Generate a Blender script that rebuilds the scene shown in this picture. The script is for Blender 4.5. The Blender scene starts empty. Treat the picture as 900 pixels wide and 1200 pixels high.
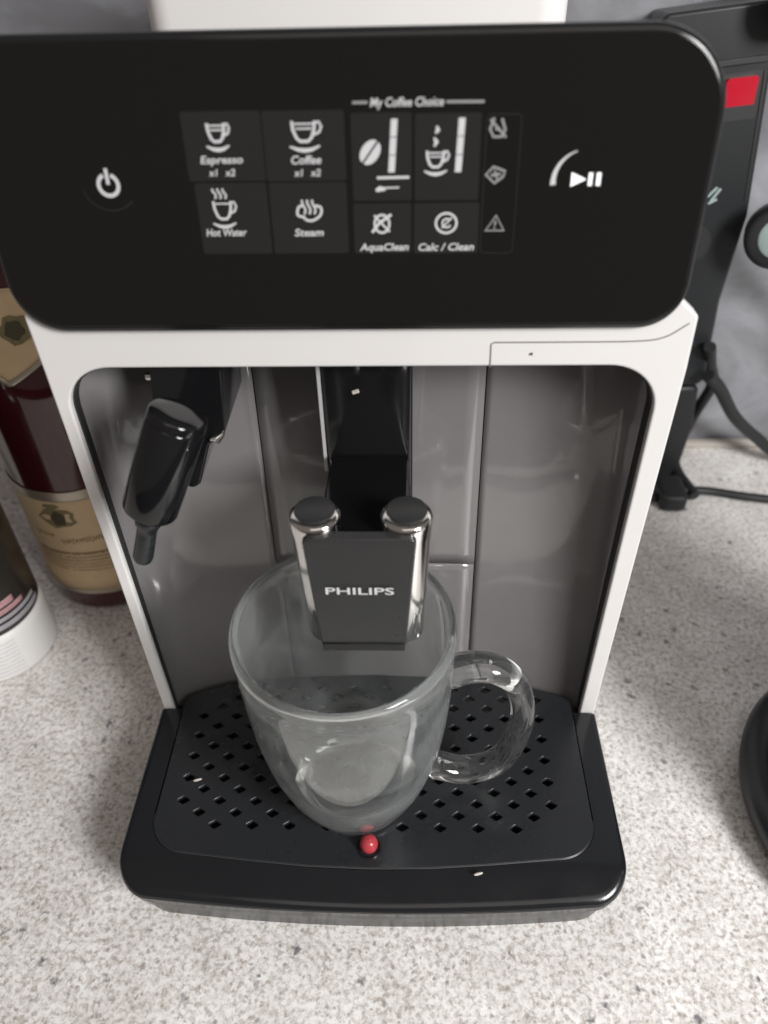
import bpy, bmesh, math, random
from mathutils import Vector, Matrix
random.seed(7)
S = bpy.context.scene
PI = math.pi

# ---------------------------------------------------------------- camera
cam_d = bpy.data.cameras.new('camera')
cam = bpy.data.objects.new('camera', cam_d)
S.collection.objects.link(cam)
RW = [(0.99936, 0.02811, -0.02195), (0.00166, -0.65148, -0.75866), (-0.03563, 0.75814, -0.65112)]
M = Matrix.Identity(4)
for i in range(3):
    M[i][0] = RW[0][i]; M[i][1] = -RW[1][i]; M[i][2] = -RW[2][i]
M[0][3], M[1][3], M[2][3] = 0.0200, -0.2596, 0.4126
cam.matrix_world = M
cam_d.sensor_fit = 'VERTICAL'; cam_d.sensor_height = 24.0; cam_d.lens = 24.0 * 890 / 1200
cam_d.clip_start = 0.01; cam_d.clip_end = 50
cam_d.dof.use_dof = True; cam_d.dof.focus_distance = 0.36; cam_d.dof.aperture_fstop = 4.5
S.camera = cam

# ---------------------------------------------------------------- world and lamps
W = bpy.data.worlds.new('World'); S.world = W; W.use_nodes = True
bg = W.node_tree.nodes['Background']
bg.inputs[0].default_value = (1.0, 0.89, 0.82, 1); bg.inputs[1].default_value = 0.16

def area(name, loc, target, sx, sy, power, col):
    l = bpy.data.lights.new(name, 'AREA'); l.shape = 'RECTANGLE'; l.size = sx; l.size_y = sy
    l.energy = power; l.color = col
    o = bpy.data.objects.new(name, l); S.collection.objects.link(o); o.location = loc
    o.rotation_euler = (Vector(target) - Vector(loc)).to_track_quat('-Z', 'Y').to_euler()
    return o
area('window_light', (0.82, -0.80, 0.80), (0.0, -0.08, 0.0), 0.36, 0.44, 23, (1.0, 0.995, 0.985))
area('fill_light', (0.25, -1.2, 1.8), (0.0, 0.05, 0.1), 1.5, 0.9, 5.0, (1.0, 0.91, 0.84))  # soft fill from the front, added with no source in view

S.view_settings.view_transform = 'Standard'; S.view_settings.look = 'None'
S.view_settings.exposure = 0.0; S.view_settings.gamma = 1.0
S.view_settings.use_curve_mapping = False
S.cycles.use_denoising = True
S.cycles.max_bounces = 14; S.cycles.transmission_bounces = 12; S.cycles.glossy_bounces = 6
S.cycles.transparent_max_bounces = 12
S.cycles.caustics_refractive = True; S.cycles.caustics_reflective = False
S.cycles.blur_glossy = 0.5

# ---------------------------------------------------------------- materials
def mat(name, col, rough=0.5, metal=0.0, ior=1.5, spec=0.5, coat=0.0, emis=0.0, trans=0.0, mottle=0.0, mscale=60, bump=0.0, bscale=900, rvar=0.0):
    m = bpy.data.materials.new(name); m.use_nodes = True
    nt = m.node_tree; b = nt.nodes['Principled BSDF']
    b.inputs['Base Color'].default_value = (*col, 1)
    b.inputs['Roughness'].default_value = rough; b.inputs['Metallic'].default_value = metal
    b.inputs['IOR'].default_value = ior; b.inputs['Specular IOR Level'].default_value = spec
    b.inputs['Coat Weight'].default_value = coat; b.inputs['Coat Roughness'].default_value = 0.04
    b.inputs['Transmission Weight'].default_value = trans
    if emis:
        b.inputs['Emission Color'].default_value = (*col, 1); b.inputs['Emission Strength'].default_value = emis
    tc = nt.nodes.new('ShaderNodeTexCoord')
    if mottle:
        n = nt.nodes.new('ShaderNodeTexNoise'); n.inputs['Scale'].default_value = mscale; n.inputs['Detail'].default_value = 6
        nt.links.new(tc.outputs['Object'], n.inputs['Vector'])
        mx = nt.nodes.new('ShaderNodeMix'); mx.data_type = 'RGBA'
        mx.inputs[6].default_value = (*[c * (1 - mottle) for c in col], 1)
        mx.inputs[7].default_value = (*[min(1, c * (1 + mottle)) for c in col], 1)
        nt.links.new(n.outputs['Fac'], mx.inputs[0]); nt.links.new(mx.outputs[2], b.inputs['Base Color'])
    if rvar:
        n = nt.nodes.new('ShaderNodeTexNoise'); n.inputs['Scale'].default_value = 45; n.inputs['Detail'].default_value = 8
        n.inputs['Roughness'].default_value = 0.65
        nt.links.new(tc.outputs['Object'], n.inputs['Vector'])
        mr = nt.nodes.new('ShaderNodeMapRange'); mr.inputs[1].default_value = 0.35; mr.inputs[2].default_value = 0.75
        mr.inputs[3].default_value = rough; mr.inputs[4].default_value = rough + rvar
        nt.links.new(n.outputs['Fac'], mr.inputs[0]); nt.links.new(mr.outputs[0], b.inputs['Roughness'])
    if bump:
        n = nt.nodes.new('ShaderNodeTexNoise'); n.inputs['Scale'].default_value = bscale; n.inputs['Detail'].default_value = 3
        nt.links.new(tc.outputs['Object'], n.inputs['Vector'])
        bp = nt.nodes.new('ShaderNodeBump'); bp.inputs['Strength'].default_value = bump; bp.inputs['Distance'].default_value = 0.0004
        nt.links.new(n.outputs['Fac'], bp.inputs['Height']); nt.links.new(bp.outputs[0], b.inputs['Normal'])
    return m

white = mat('white_plastic', (0.72, 0.705, 0.695), 0.32, mottle=0.025, mscale=25, rvar=0.1)
panel_black = mat('glossy_panel', (0.0060, 0.0059, 0.0053), 0.04, rvar=0.07)
tile_black = mat('button_tile', (0.017, 0.0168, 0.0165), 0.16, rvar=0.1)
bezel_grey = mat('bezel_black', (0.010, 0.010, 0.011), 0.16)
cavity_grey = mat('cavity_grey', (0.185, 0.176, 0.177), 0.10, coat=0.8, mottle=0.05, mscale=30, rvar=0.14)
seam_dark = mat('seam_dark', (0.02, 0.02, 0.02), 0.6)
black_gloss = mat('black_gloss', (0.007, 0.007, 0.008), 0.08, rvar=0.10)
tray_gloss = mat('tray_gloss', (0.010, 0.011, 0.013), 0.13, rvar=0.12)
black_satin = mat('black_satin', (0.018, 0.0195, 0.022), 0.24, mottle=0.1, bump=0.08, bscale=2500, rvar=0.15)
plate_grey = mat('plate_grey', (0.027, 0.027, 0.028), 0.26, rvar=0.1)
chrome = mat('chrome', (0.80, 0.78, 0.76), 0.09, metal=1.0, rvar=0.12)
pale_grey = mat('pale_grey', (0.42, 0.42, 0.42), 0.25)
icon_white = mat('icon_white', (0.46, 0.46, 0.47), 0.5, emis=0.22)
icon_lit = mat('icon_lit', (0.80, 0.81, 0.84), 0.5, emis=0.55)
icon_dim = mat('icon_dim', (0.25, 0.25, 0.25), 0.5, emis=0.08)
ring_faint = mat('ring_faint', (0.030, 0.030, 0.026), 0.35)
logo_white = mat('logo_silver', (0.66, 0.66, 0.66), 0.3)
red_ball = mat('red_plastic', (0.42, 0.045, 0.055), 0.22)
red_switch = mat('red_switch', (0.46, 0.008, 0.025), 0.22, emis=0.05)
strip_dark = mat('strip_dark', (0.017, 0.0185, 0.020), 0.33, mottle=0.1)
rubber = mat('black_rubber', (0.011, 0.012, 0.013), 0.5)
teal_grey = mat('pale_green_grey', (0.30, 0.38, 0.37), 0.35)
wine = mat('dark_red_glass', (0.060, 0.008, 0.012), 0.07, coat=0.5, rvar=0.05)
cork_foil = mat('gold_foil', (0.42, 0.32, 0.14), 0.35, metal=0.7)
label_cream = mat('cream_label', (0.74, 0.56, 0.34), 0.55, mottle=0.14, mscale=70)
label_edge = mat('label_silver_edge', (0.50, 0.44, 0.36), 0.3, metal=0.6)
label_ink = mat('label_ink', (0.26, 0.17, 0.08), 0.6, mottle=0.3, mscale=400)
label_olive = mat('label_olive', (0.075, 0.065, 0.032), 0.6, mottle=0.4, mscale=500)
can_dark = mat('can_dark', (0.020, 0.017, 0.014), 0.25, mottle=0.3, mscale=40)
can_white = mat('can_white', (0.74, 0.73, 0.72), 0.4)
can_pink = mat('can_pink', (0.42, 0.24, 0.25), 0.4, mottle=0.35, mscale=300)
can_grey = mat('can_grey', (0.32, 0.31, 0.33), 0.4, mottle=0.2, mscale=300)
print_grey = mat('print_grey', (0.52, 0.52, 0.56), 0.5)
kettle_dark = mat('dark_base_plastic', (0.016, 0.018, 0.020), 0.3, rvar=0.1)
crumb_glint_m = mat('crumb', (0.55, 0.52, 0.47), 0.6)  # shared by the crumbs and the painted highlight on the spout column
seal_m = mat('sealing_strip', (0.44, 0.40, 0.36), 0.4)

def glass_mat(name, dirt, dust):
    m = bpy.data.materials.new(name); m.use_nodes = True; nt = m.node_tree
    b = nt.nodes['Principled BSDF']; out = nt.nodes['Material Output']
    b.inputs['Base Color'].default_value = (0.972, 0.995, 0.989, 1)
    b.inputs['Transmission Weight'].default_value = 1; b.inputs['IOR'].default_value = 1.47
    b.inputs['Roughness'].default_value = 0.02
    d = nt.nodes.new('ShaderNodeBsdfDiffuse'); d.inputs[0].default_value = (*dust, 1)
    t = nt.nodes.new('ShaderNodeBsdfTranslucent'); t.inputs[0].default_value = (*dust, 1)
    a = nt.nodes.new('ShaderNodeMixShader'); a.inputs[0].default_value = 0.5
    nt.links.new(d.outputs[0], a.inputs[1]); nt.links.new(t.outputs[0], a.inputs[2])
    tc = nt.nodes.new('ShaderNodeTexCoord'); mp = nt.nodes.new('ShaderNodeMapping')
    mp.inputs['Scale'].default_value = (22, 22, 60)
    n = nt.nodes.new('ShaderNodeTexNoise'); n.inputs['Scale'].default_value = 1.0; n.inputs['Detail'].default_value = 8
    n.inputs['Roughness'].default_value = 0.6; n.inputs['Distortion'].default_value = 1.2
    nt.links.new(tc.outputs['Object'], mp.inputs[0]); nt.links.new(mp.outputs[0], n.inputs['Vector'])
    mr = nt.nodes.new('ShaderNodeMapRange'); mr.inputs[1].default_value = 0.3; mr.inputs[2].default_value = 0.75
    mr.inputs[3].default_value = dirt * 0.30; mr.inputs[4].default_value = dirt * 2.6
    nt.links.new(n.outputs['Fac'], mr.inputs[0])
    mx = nt.nodes.new('ShaderNodeMixShader')
    nt.links.new(mr.outputs[0], mx.inputs[0]); nt.links.new(b.outputs[0], mx.inputs[1]); nt.links.new(a.outputs[0], mx.inputs[2])
    nt.links.new(mx.outputs[0], out.inputs[0])
    return m
glass = glass_mat('mug_glass', 0.062, (0.90, 0.94, 0.94))
glass_clear = glass_mat('handle_glass', 0.03, (0.75, 0.75, 0.75))

def counter_mat():
    m = bpy.data.materials.new('speckled_laminate'); m.use_nodes = True; nt = m.node_tree
    b = nt.nodes['Principled BSDF']; b.inputs['Roughness'].default_value = 0.36
    L = nt.links.new; N = nt.nodes.new
    tc = N('ShaderNodeTexCoord')
    def noise(s, det=4, rough=.5):
        n = N('ShaderNodeTexNoise'); n.inputs['Scale'].default_value = s; n.inputs['Detail'].default_value = det
        n.inputs['Roughness'].default_value = rough
        L(tc.outputs['Object'], n.inputs['Vector']); return n
    def ramp(src, stops):
        r = N('ShaderNodeValToRGB'); e = r.color_ramp.elements
        e[0].position, e[0].color = stops[0][0], (*stops[0][1], 1)
        e[1].position, e[1].color = stops[1][0], (*stops[1][1], 1)
        for p, c in stops[2:]:
            k = e.new(p); k.color = (*c, 1)
        L(src, r.inputs[0]); return r
    def mix(fac, a, c, mode='MIX'):
        x = N('ShaderNodeMix'); x.data_type = 'RGBA'; x.blend_type = mode
        if isinstance(fac, float): x.inputs[0].default_value = fac
        else: L(fac, x.inputs[0])
        if isinstance(a, tuple): x.inputs[6].default_value = (*a, 1)
        else: L(a, x.inputs[6])
        if isinstance(c, tuple): x.inputs[7].default_value = (*c, 1)
        else: L(c, x.inputs[7])
        return x.outputs[2]
    base = ramp(noise(340, 6, .66).outputs['Fac'], [(0.36, (0.50, 0.46, 0.425)), (0.42, (0.70, 0.675, 0.645)), (0.56, (0.95, 0.94, 0.93))])
    cloud = ramp(noise(38, 3).outputs['Fac'], [(0.35, (0.86, 0.85, 0.84)), (0.65, (1, 1, 1))])
    c = mix(1.0, base.outputs[0], cloud.outputs[0], 'MULTIPLY')
    vc = N('ShaderNodeTexVoronoi'); vc.inputs['Scale'].default_value = 520; L(tc.outputs['Object'], vc.inputs['Vector'])
    sp_ = N('ShaderNodeSeparateColor'); L(vc.outputs['Color'], sp_.inputs[0])
    chip = ramp(sp_.outputs[1], [(0.0, (0.66, 0.625, 0.59)), (0.18, (0.84, 0.82, 0.80)), (0.42, (1, 1, 1))])
    c = mix(0.75, c, chip.outputs[0], 'MULTIPLY')
    # grains: mid grey-brown and dark, irregular
    for sc, lo, hi, col in ((300, 0.10, 0.22, (0.34, 0.30, 0.27)), (120, 0.08, 0.17, (0.10, 0.10, 0.11))):
        v = N('ShaderNodeTexVoronoi'); v.inputs['Scale'].default_value = sc; v.inputs['Randomness'].default_value = 1
        ds = noise(sc * 2.2, 2); vm = N('ShaderNodeVectorMath'); vm.operation = 'MULTIPLY_ADD'
        vm.inputs[1].default_value = (0.9 / sc,) * 3
        L(ds.outputs['Color'], vm.inputs[0]); L(tc.outputs['Object'], vm.inputs[2]); L(vm.outputs[0], v.inputs['Vector'])
        # only some cells carry a grain
        sel = N('ShaderNodeSeparateColor'); L(v.outputs['Color'], sel.inputs[0])
        gt = N('ShaderNodeMath'); gt.operation = 'GREATER_THAN'; gt.inputs[1].default_value = 0.82 if sc < 200 else 0.80
        L(sel.outputs[0], gt.inputs[0])
        mr = N('ShaderNodeMapRange'); mr.inputs[1].default_value = lo * 1.3; mr.inputs[2].default_value = hi * 1.9
        mr.inputs[3].default_value = 1; mr.inputs[4].default_value = 0
        L(v.outputs['Distance'], mr.inputs[0])
        mu = N('ShaderNodeMath'); mu.operation = 'MULTIPLY'; L(gt.outputs[0], mu.inputs[0]); L(mr.outputs[0], mu.inputs[1])
        mu2 = N('ShaderNodeMath'); mu2.operation = 'MULTIPLY'; mu2.inputs[1].default_value = 0.85; L(mu.outputs[0], mu2.inputs[0])
        c = mix(mu2.outputs[0], c, col)
    L(c, b.inputs['Base Color'])
    return m
laminate = counter_mat()

def wall_mat():
    m = bpy.data.materials.new('marbled_wall'); m.use_nodes = True; nt = m.node_tree
    b = nt.nodes['Principled BSDF']; b.inputs['Roughness'].default_value = 0.35
    L = nt.links.new; N = nt.nodes.new
    tc = N('ShaderNodeTexCoord'); mp = N('ShaderNodeMapping'); mp.inputs['Rotation'].default_value = (0, 0.7, 0)
    mp.inputs['Scale'].default_value = (11, 11, 17)
    L(tc.outputs['Object'], mp.inputs[0])
    n = N('ShaderNodeTexNoise'); n.inputs['Scale'].default_value = 1; n.inputs['Detail'].default_value = 10; n.inputs['Roughness'].default_value = 0.62; n.inputs['Distortion'].default_value = 0.5
    L(mp.outputs[0], n.inputs['Vector'])
    r = N('ShaderNodeValToRGB'); e = r.color_ramp.elements
    e[0].position = .32; e[0].color = (.15, .150, .160, 1); e[1].position = .72; e[1].color = (.36, .365, .40, 1)
    k = e.new(.5); k.color = (.230, .232, .250, 1)
    L(n.outputs['Fac'], r.inputs[0]); L(r.outputs[0], b.inputs['Base Color'])
    return m
wallm = wall_mat()

# ---------------------------------------------------------------- mesh helpers
def link(o, parent=None):
    S.collection.objects.link(o)
    if parent is not None:
        o.parent = parent
    return o
def obj(name, bm, m, parent=None, smooth=True, bevel=0.0, seg=2, angle=35):
    me = bpy.data.meshes.new(name); bmesh.ops.recalc_face_normals(bm, faces=bm.faces[:]) ; bm.to_mesh(me); bm.free()
    o = bpy.data.objects.new(name, me); me.materials.append(m); link(o, parent)
    if smooth:
        for p in me.polygons: p.use_smooth = True
        me.set_sharp_from_angle(angle=math.radians(angle))
    if bevel:
        b = o.modifiers.new('bevel', 'BEVEL'); b.width = bevel; b.segments = seg; b.limit_method = 'ANGLE'; b.angle_limit = math.radians(30)
        b.harden_normals = False
    return o
def empty(name, label=None, cat=None, group=None):
    o = bpy.data.objects.new(name, None); link(o)
    if label: tag(o, label, cat, group)
    return o
def tag(o, label, cat, group=None):
    o['label'] = label; o['category'] = cat
    if group: o['group'] = group
    return o
def box(bm, x0, x1, y0, y1, z0, z1):
    v = [bm.verts.new((x, y, z)) for z in (z0, z1) for y in (y0, y1) for x in (x0, x1)]
    for f in ((0, 1, 3, 2), (4, 6, 7, 5), (0, 4, 5, 1), (2, 3, 7, 6), (0, 2, 6, 4), (1, 5, 7, 3)):
        bm.faces.new([v[i] for i in f])
    return bm
def lathe(bm, prof, cx, cy, n=64, a0=0, a1=2 * PI):
    full = abs(a1 - a0 - 2 * PI) < 1e-6; rings = []
    k = n if full else n + 1
    for r, z in prof:
        if r < 1e-7: rings.append([bm.verts.new((cx, cy, z))])
        else: rings.append([bm.verts.new((cx + r * math.cos(a0 + (a1 - a0) * i / n), cy + r * math.sin(a0 + (a1 - a0) * i / n), z)) for i in range(k)])
    for A, B in zip(rings, rings[1:]):
        for i in range(n):
            j = (i + 1) % k
            if len(A) == 1 and len(B) == 1: continue
            if len(A) == 1: bm.faces.new((A[0], B[i], B[j]))
            elif len(B) == 1: bm.faces.new((A[i], B[0], A[j]))
            else: bm.faces.new((A[i], B[i], B[j], A[j]))
    return bm
def catmull(P, n=8):
    P = [Vector(p) for p in P]; out = []
    for i in range(len(P) - 1):
        a = P[i - 1] if i else P[0] * 2 - P[1]; b, c = P[i], P[i + 1]; d = P[i + 2] if i + 2 < len(P) else P[-1] * 2 - P[-2]
        for k in range(n):
            t = k / n
            out.append(0.5 * ((2 * b) + (c - a) * t + (2 * a - 5 * b + 4 * c - d) * t * t + (3 * b - a - 3 * c + d) * t ** 3))
    out.append(P[-1]); return out
def tube(bm, pts, r, n=12, ry=None, up=Vector((0, 1, 0)), cap=True):
    pts = [Vector(p) for p in pts]; rings = []
    for i, p in enumerate(pts):
        t = (pts[min(i + 1, len(pts) - 1)] - pts[max(i - 1, 0)]).normalized()
        s = t.cross(up)
        if s.length < 1e-4: s = t.cross(Vector((1, 0, 0)))
        s.normalize(); w = s.cross(t).normalized()
        rr = r[i] if isinstance(r, (list, tuple)) else r
        r2 = (ry[i] if isinstance(ry, (list, tuple)) else ry) if ry else rr
        rings.append([bm.verts.new(p + s * rr * math.cos(2 * PI * k / n) + w * r2 * math.sin(2 * PI * k / n)) for k in range(n)])
    for A, B in zip(rings, rings[1:]):
        for k in range(n): bm.faces.new((A[k], A[(k + 1) % n], B[(k + 1) % n], B[k]))
    if cap:
        bm.faces.new(rings[0]); bm.faces.new(rings[-1])
    return bm
def round_poly(P, R, n=8):
    """2-D polygon with rounded corners"""
    out = []; k = len(P)
    for i in range(k):
        p = Vector(P[i]); a = Vector(P[i - 1]); b = Vector(P[(i + 1) % k]); r = R[i] if isinstance(R, (list, tuple)) else R
        if r <= 0: out.append(tuple(p)); continue
        u = (a - p).normalized(); v = (b - p).normalized(); ang = u.angle(v); t = r / math.tan(ang / 2)
        c = p + (u + v).normalized() * (r / math.sin(ang / 2)); s = p + u * t; e = p + v * t
        a0 = math.atan2(s.y - c.y, s.x - c.x); a1 = math.atan2(e.y - c.y, e.x - c.x); d = (a1 - a0 + PI) % (2 * PI) - PI
        for q in range(n + 1):
            th = a0 + d * q / n; out.append((c.x + r * math.cos(th), c.y + r * math.sin(th)))
    return out
def prism(bm, P, f0, f1):
    """P: 2-D outline; f0, f1 map (a,b)->3-D for both caps"""
    A = [bm.verts.new(f0(*p)) for p in P]; B = [bm.verts.new(f1(*p)) for p in P]
    bm.faces.new(A); bm.faces.new(B[::-1])
    for i in range(len(P)):
        j = (i + 1) % len(P); bm.faces.new((A[i], B[i], B[j], A[j]))
    return bm
def fill_mesh(name, loops, depth, m, parent, to3d, bevel=0.0, res=2):
    """flat plate with holes: a filled 2-D curve, extruded and bevelled, turned into a mesh, then mapped"""
    cu = bpy.data.curves.new(name, 'CURVE'); cu.dimensions = '2D'; cu.fill_mode = 'BOTH'
    cu.extrude = max(1e-5, depth / 2 - bevel) if depth else 0; cu.bevel_depth = bevel; cu.bevel_resolution = res; cu.offset = -bevel
    for L_ in loops:
        s = cu.splines.new('POLY'); s.points.add(len(L_) - 1); s.use_cyclic_u = True
        for p, q in zip(s.points, L_): p.co = (q[0], q[1], 0, 1)
    t = bpy.data.objects.new('t', cu); S.collection.objects.link(t)
    dg = bpy.context.evaluated_depsgraph_get(); me = bpy.data.meshes.new_from_object(t.evaluated_get(dg))
    bpy.data.objects.remove(t); bpy.data.curves.remove(cu)
    me.name = name
    for v in me.vertices: v.co = to3d(v.co.x, v.co.y, v.co.z)
    me.materials.clear(); me.materials.append(m)
    for p in me.polygons: p.use_smooth = True
    me.set_sharp_from_angle(angle=math.radians(35))
    return link(bpy.data.objects.new(name, me), parent)
def text_mesh(name, body, m, parent, to3d, u0, u1, v, h=None, shear=0.0, bold=0.0):
    cu = bpy.data.curves.new(name, 'FONT'); cu.body = body; cu.size = 1; cu.shear = shear; cu.offset = bold
    cu.resolution_u = 3
    t = bpy.data.objects.new('t', cu); S.collection.objects.link(t)
    dg = bpy.context.evaluated_depsgraph_get(); me = bpy.data.meshes.new_from_object(t.evaluated_get(dg))
    bpy.data.objects.remove(t); bpy.data.curves.remove(cu)
    me.name = name
    xs = [q.co.x for q in me.vertices]; ys = [q.co.y for q in me.vertices]
    k = (u1 - u0) / (max(xs) - min(xs)); x0 = min(xs); yc = 0.35
    ky = k if h is None else h / 0.70
    for q in me.vertices: q.co = to3d(u0 + (q.co.x - x0) * k, v + (q.co.y - yc) * ky, 0.0)
    me.materials.clear(); me.materials.append(m)
    return link(bpy.data.objects.new(name, me), parent)
def ribbon(bm, pts, w, to3d, h=0.0, closed=False, taper=None):
    P = [Vector(p) for p in pts]; n = len(P); L_, R_ = [], []
    for i, p in enumerate(P):
        a = P[i - 1] if (i or closed) else P[i]; b = P[(i + 1) % n] if (i < n - 1 or closed) else P[i]
        t = (b - a).normalized(); nn = Vector((-t.y, t.x)); ww = w * (taper[i] if taper else 1) / 2
        L_.append(bm.verts.new(to3d(*(p + nn * ww), h))); R_.append(bm.verts.new(to3d(*(p - nn * ww), h)))
    for i in range(n if closed else n - 1):
        j = (i + 1) % n; bm.faces.new((L_[i], R_[i], R_[j], L_[j]))
    return bm
def arc(cx, cy, rx, ry, a0, a1, n=16):
    return [(cx + rx * math.cos(math.radians(a0 + (a1 - a0) * i / n)), cy + ry * math.sin(math.radians(a0 + (a1 - a0) * i / n))) for i in range(n + 1)]
mm = 0.001

# ---------------------------------------------------------------- setting
bm = bmesh.new(); box(bm, -1.3, 1.3, -0.31, 0.318, -0.038, 0.0)
o = obj('counter', bm, laminate, None, bevel=0.004); o['kind'] = 'structure'
bm = bmesh.new(); box(bm, -1.3, 1.3, 0.318, 0.338, -0.038, 1.1)
o = obj('wall', bm, wallm, None, smooth=False); o['kind'] = 'structure'
bm = bmesh.new()
tube(bm, [(-1.3, 0.314, 0.003), (1.3, 0.314, 0.003)], 0.0045, 8)
o = obj('skirting', bm, seal_m); o['kind'] = 'structure'

bm = bmesh.new(); box(bm, -4.0, 4.0, -3.6, 0.338, -0.92, -0.88)
o = obj('unseen_floor', bm, mat('floor_dark', (0.012, 0.015, 0.022), 0.5, mottle=0.3, mscale=4), None, smooth=False); o['kind'] = 'structure'  # unseen floor, added and kept dark for the panel's reflections

# ---------------------------------------------------------------- coffee machine
cmx = empty('coffee_machine', 'white coffee machine with glossy black control panel, standing in the middle of the counter', 'coffee machine')

# housing behind: back box, side walls, top
bm = bmesh.new()
box(bm, -0.1195, 0.1185, 0.062, 0.292, 0.004, 0.316)
box(bm, -0.1215, -0.1200, 0.0085, 0.0615, 0.004, 0.286)
box(bm, 0.1200, 0.1215, 0.0085, 0.0615, 0.004, 0.286)
box(bm, -0.1165, 0.1135, 0.012, 0.0615, 0.2925, 0.3155)
obj('housing', bm, white, cmx, bevel=0.0006)
# raised lid at the rear top
P = round_poly([(-0.0925, 0), (0.0855, 0), (0.0855, 0.165), (-0.0925, 0.165)], [0.012, 0.014, 0.02, 0.02], 8)
bm = bmesh.new(); prism(bm, P, lambda a, b: (a, 0.112 + b, 0.316), lambda a, b: (a, 0.112 + b, 0.374))
obj('water_tank_lid', bm, white, cmx, bevel=0.003, seg=3)

# white front frame
outer = round_poly([(-0.1247, 0.004), (0.1253, 0.004), (0.1254, 0.262), (0.1246, 0.2840), (0.1172, 0.2905), (0.106, 0.303), (-0.112, 0.305), (-0.1250, 0.2860), (-0.1247, 0.262)],
                   [0.001, 0.001, 0.02, 0.002, 0.004, 0.004, 0.008, 0.004, 0.02], 6)
inner = round_poly([(-0.1190, 0.024), (0.1172, 0.024), (0.1162, 0.264), (-0.1188, 0.264)], [0.001, 0.001, 0.0205, 0.0205], 12)
fill_mesh('front_frame', [outer, inner], 0.0076, white, cmx, lambda a, b, c: (a, 0.0032 - c, b), 0.0010, 3)
# black gasket just inside the opening
inner2 = round_poly([(-0.1182, 0.0245), (0.1164, 0.0245), (0.1154, 0.2632), (-0.1180, 0.2632)], [0.001, 0.001, 0.0200, 0.0200], 12)
inner2o = round_poly([(-0.1189, 0.0242), (0.1171, 0.0242), (0.1161, 0.2639), (-0.1187, 0.2639)], [0.001, 0.001, 0.0204, 0.0204], 12)
fill_mesh('gasket', [inner2o, inner2], 0.005, seam_dark, cmx, lambda a, b, c: (a, 0.0048 - c, b))

# service-door seam on the white band (right): a recessed dark line
def groove(name, pts, r, parent, m=seam_dark):
    bm = bmesh.new(); tube(bm, pts, r, 6); return obj(name, bm, m, parent)
pts = [(0.0502, -0.00050, 0.2637), (0.0500, -0.00050, 0.2735), (0.0510, -0.00050, 0.2742), (0.080, -0.00050, 0.2742), (0.104, -0.00050, 0.2744), (0.114, -0.00050, 0.2760), (0.1218, -0.00050, 0.2815)]
seam_soft = mat('seam_soft', (0.16, 0.15, 0.145), 0.7)
groove('door_seam', pts[:2] + catmull(pts[2:], 6), 0.00035, cmx, seam_soft)
bm = bmesh.new(); tube(bm, [(0.0655, -0.0008, 0.2695), (0.0655, -0.0012, 0.2695)], 0.0005, 8); obj('pinhole', bm, seam_dark, cmx)

# cavity wall patches, curved in plan and leaning forward towards the tray
def cavY(x, z):
    D = 0.0245 + 0.020 * max(0.0, min(1.0, (z - 0.04) / 0.225)) ** 1.1
    xc, hw = -0.0008, 0.1178
    t = min(1.0, abs((x - xc) / hw))
    return 0.0035 + (D - 0.0035) * (1 - t ** 4.2) ** 0.62
def patch(name, x0, x1, z0, z1, m, off=0.0, th=0.0015, nx=30, nz=24, dense=False):
    bm = bmesh.new(); V = []
    for i in range(nx + 1):
        s = i / nx
        if dense == 'L': s = 1 - math.cos(s * PI / 2)
        if dense == 'R': s = math.sin(s * PI / 2)
        x = x0 + (x1 - x0) * s
        V.append([bm.verts.new((x, cavY(x, z0 + (z1 - z0) * j / nz) - off, z0 + (z1 - z0) * j / nz)) for j in range(nz + 1)])
    for i in range(nx):
        for j in range(nz): bm.faces.new((V[i][j], V[i + 1][j], V[i + 1][j + 1], V[i][j + 1]))
    o = obj(name, bm, m, cmx, angle=60)
    md = o.modifiers.new('solid', 'SOLIDIFY'); md.thickness = th; md.offset = -1 if o.data.polygons[0].normal.y < 0 else 1
    return o
XL, XR = -0.0522, 0.0538
patch('side_panel', -0.1185, XL - 0.0003, 0.026, 0.292, cavity_grey, dense='L')
patch('side_panel', XR + 0.0003, 0.1169, 0.026, 0.292, cavity_grey, dense='R')
patch('brew_group_door', XL + 0.0003, XR - 0.0003, 0.1272, 0.292, cavity_grey, off=0.0007, nx=12)
patch('grounds_container_front', XL + 0.0003, XR - 0.0003, 0.026, 0.1264, cavity_grey, off=0.0001, nx=12)
patch('cavity_backing', -0.116, 0.115, 0.028, 0.290, seam_dark, off=-0.0035, nx=20, dense=False)

# --- control panel (a slab leaning slightly back)
B0 = Vector((0, -0.0055, 0.2805)); T0 = Vector((0, 0.0060, 0.3775))
O0 = Vector((-0.003, 0.0005, 0.329)); Uv = Vector((1, 0, 0)); Vv = (T0 - B0).normalized(); Nv = Vector((0, -Vv.z, Vv.y))
def PP(u, v, h=0.0): return tuple(O0 + Uv * u + Vv * v + Nv * h)
def PM(u, v, h=0.0): return tuple(O0 + Uv * (u * mm) + Vv * (v * mm) + Nv * (h + 0.00012))
cp = fill_mesh('control_panel', [round_poly([(-0.1235, -0.0482), (0.1212, -0.0482), (0.1212, 0.0464), (-0.1235, 0.0464)], [0.019, 0.0165, 0.026, 0.020], 14)],
               0.0110, bezel_grey, cmx, lambda a, b, c: PP(a, b, c - 0.0058), 0.0028, 5)
fill_mesh('glass_front', [round_poly([(-0.1213, -0.0455), (0.1190, -0.0455), (0.1190, 0.0444), (-0.1213, 0.0444)], [0.017, 0.0145, 0.024, 0.018], 14)],
          0.0008, panel_black, cp, lambda a, b, c: PP(a, b, c - 0.00042), 0.0004, 2)
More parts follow.
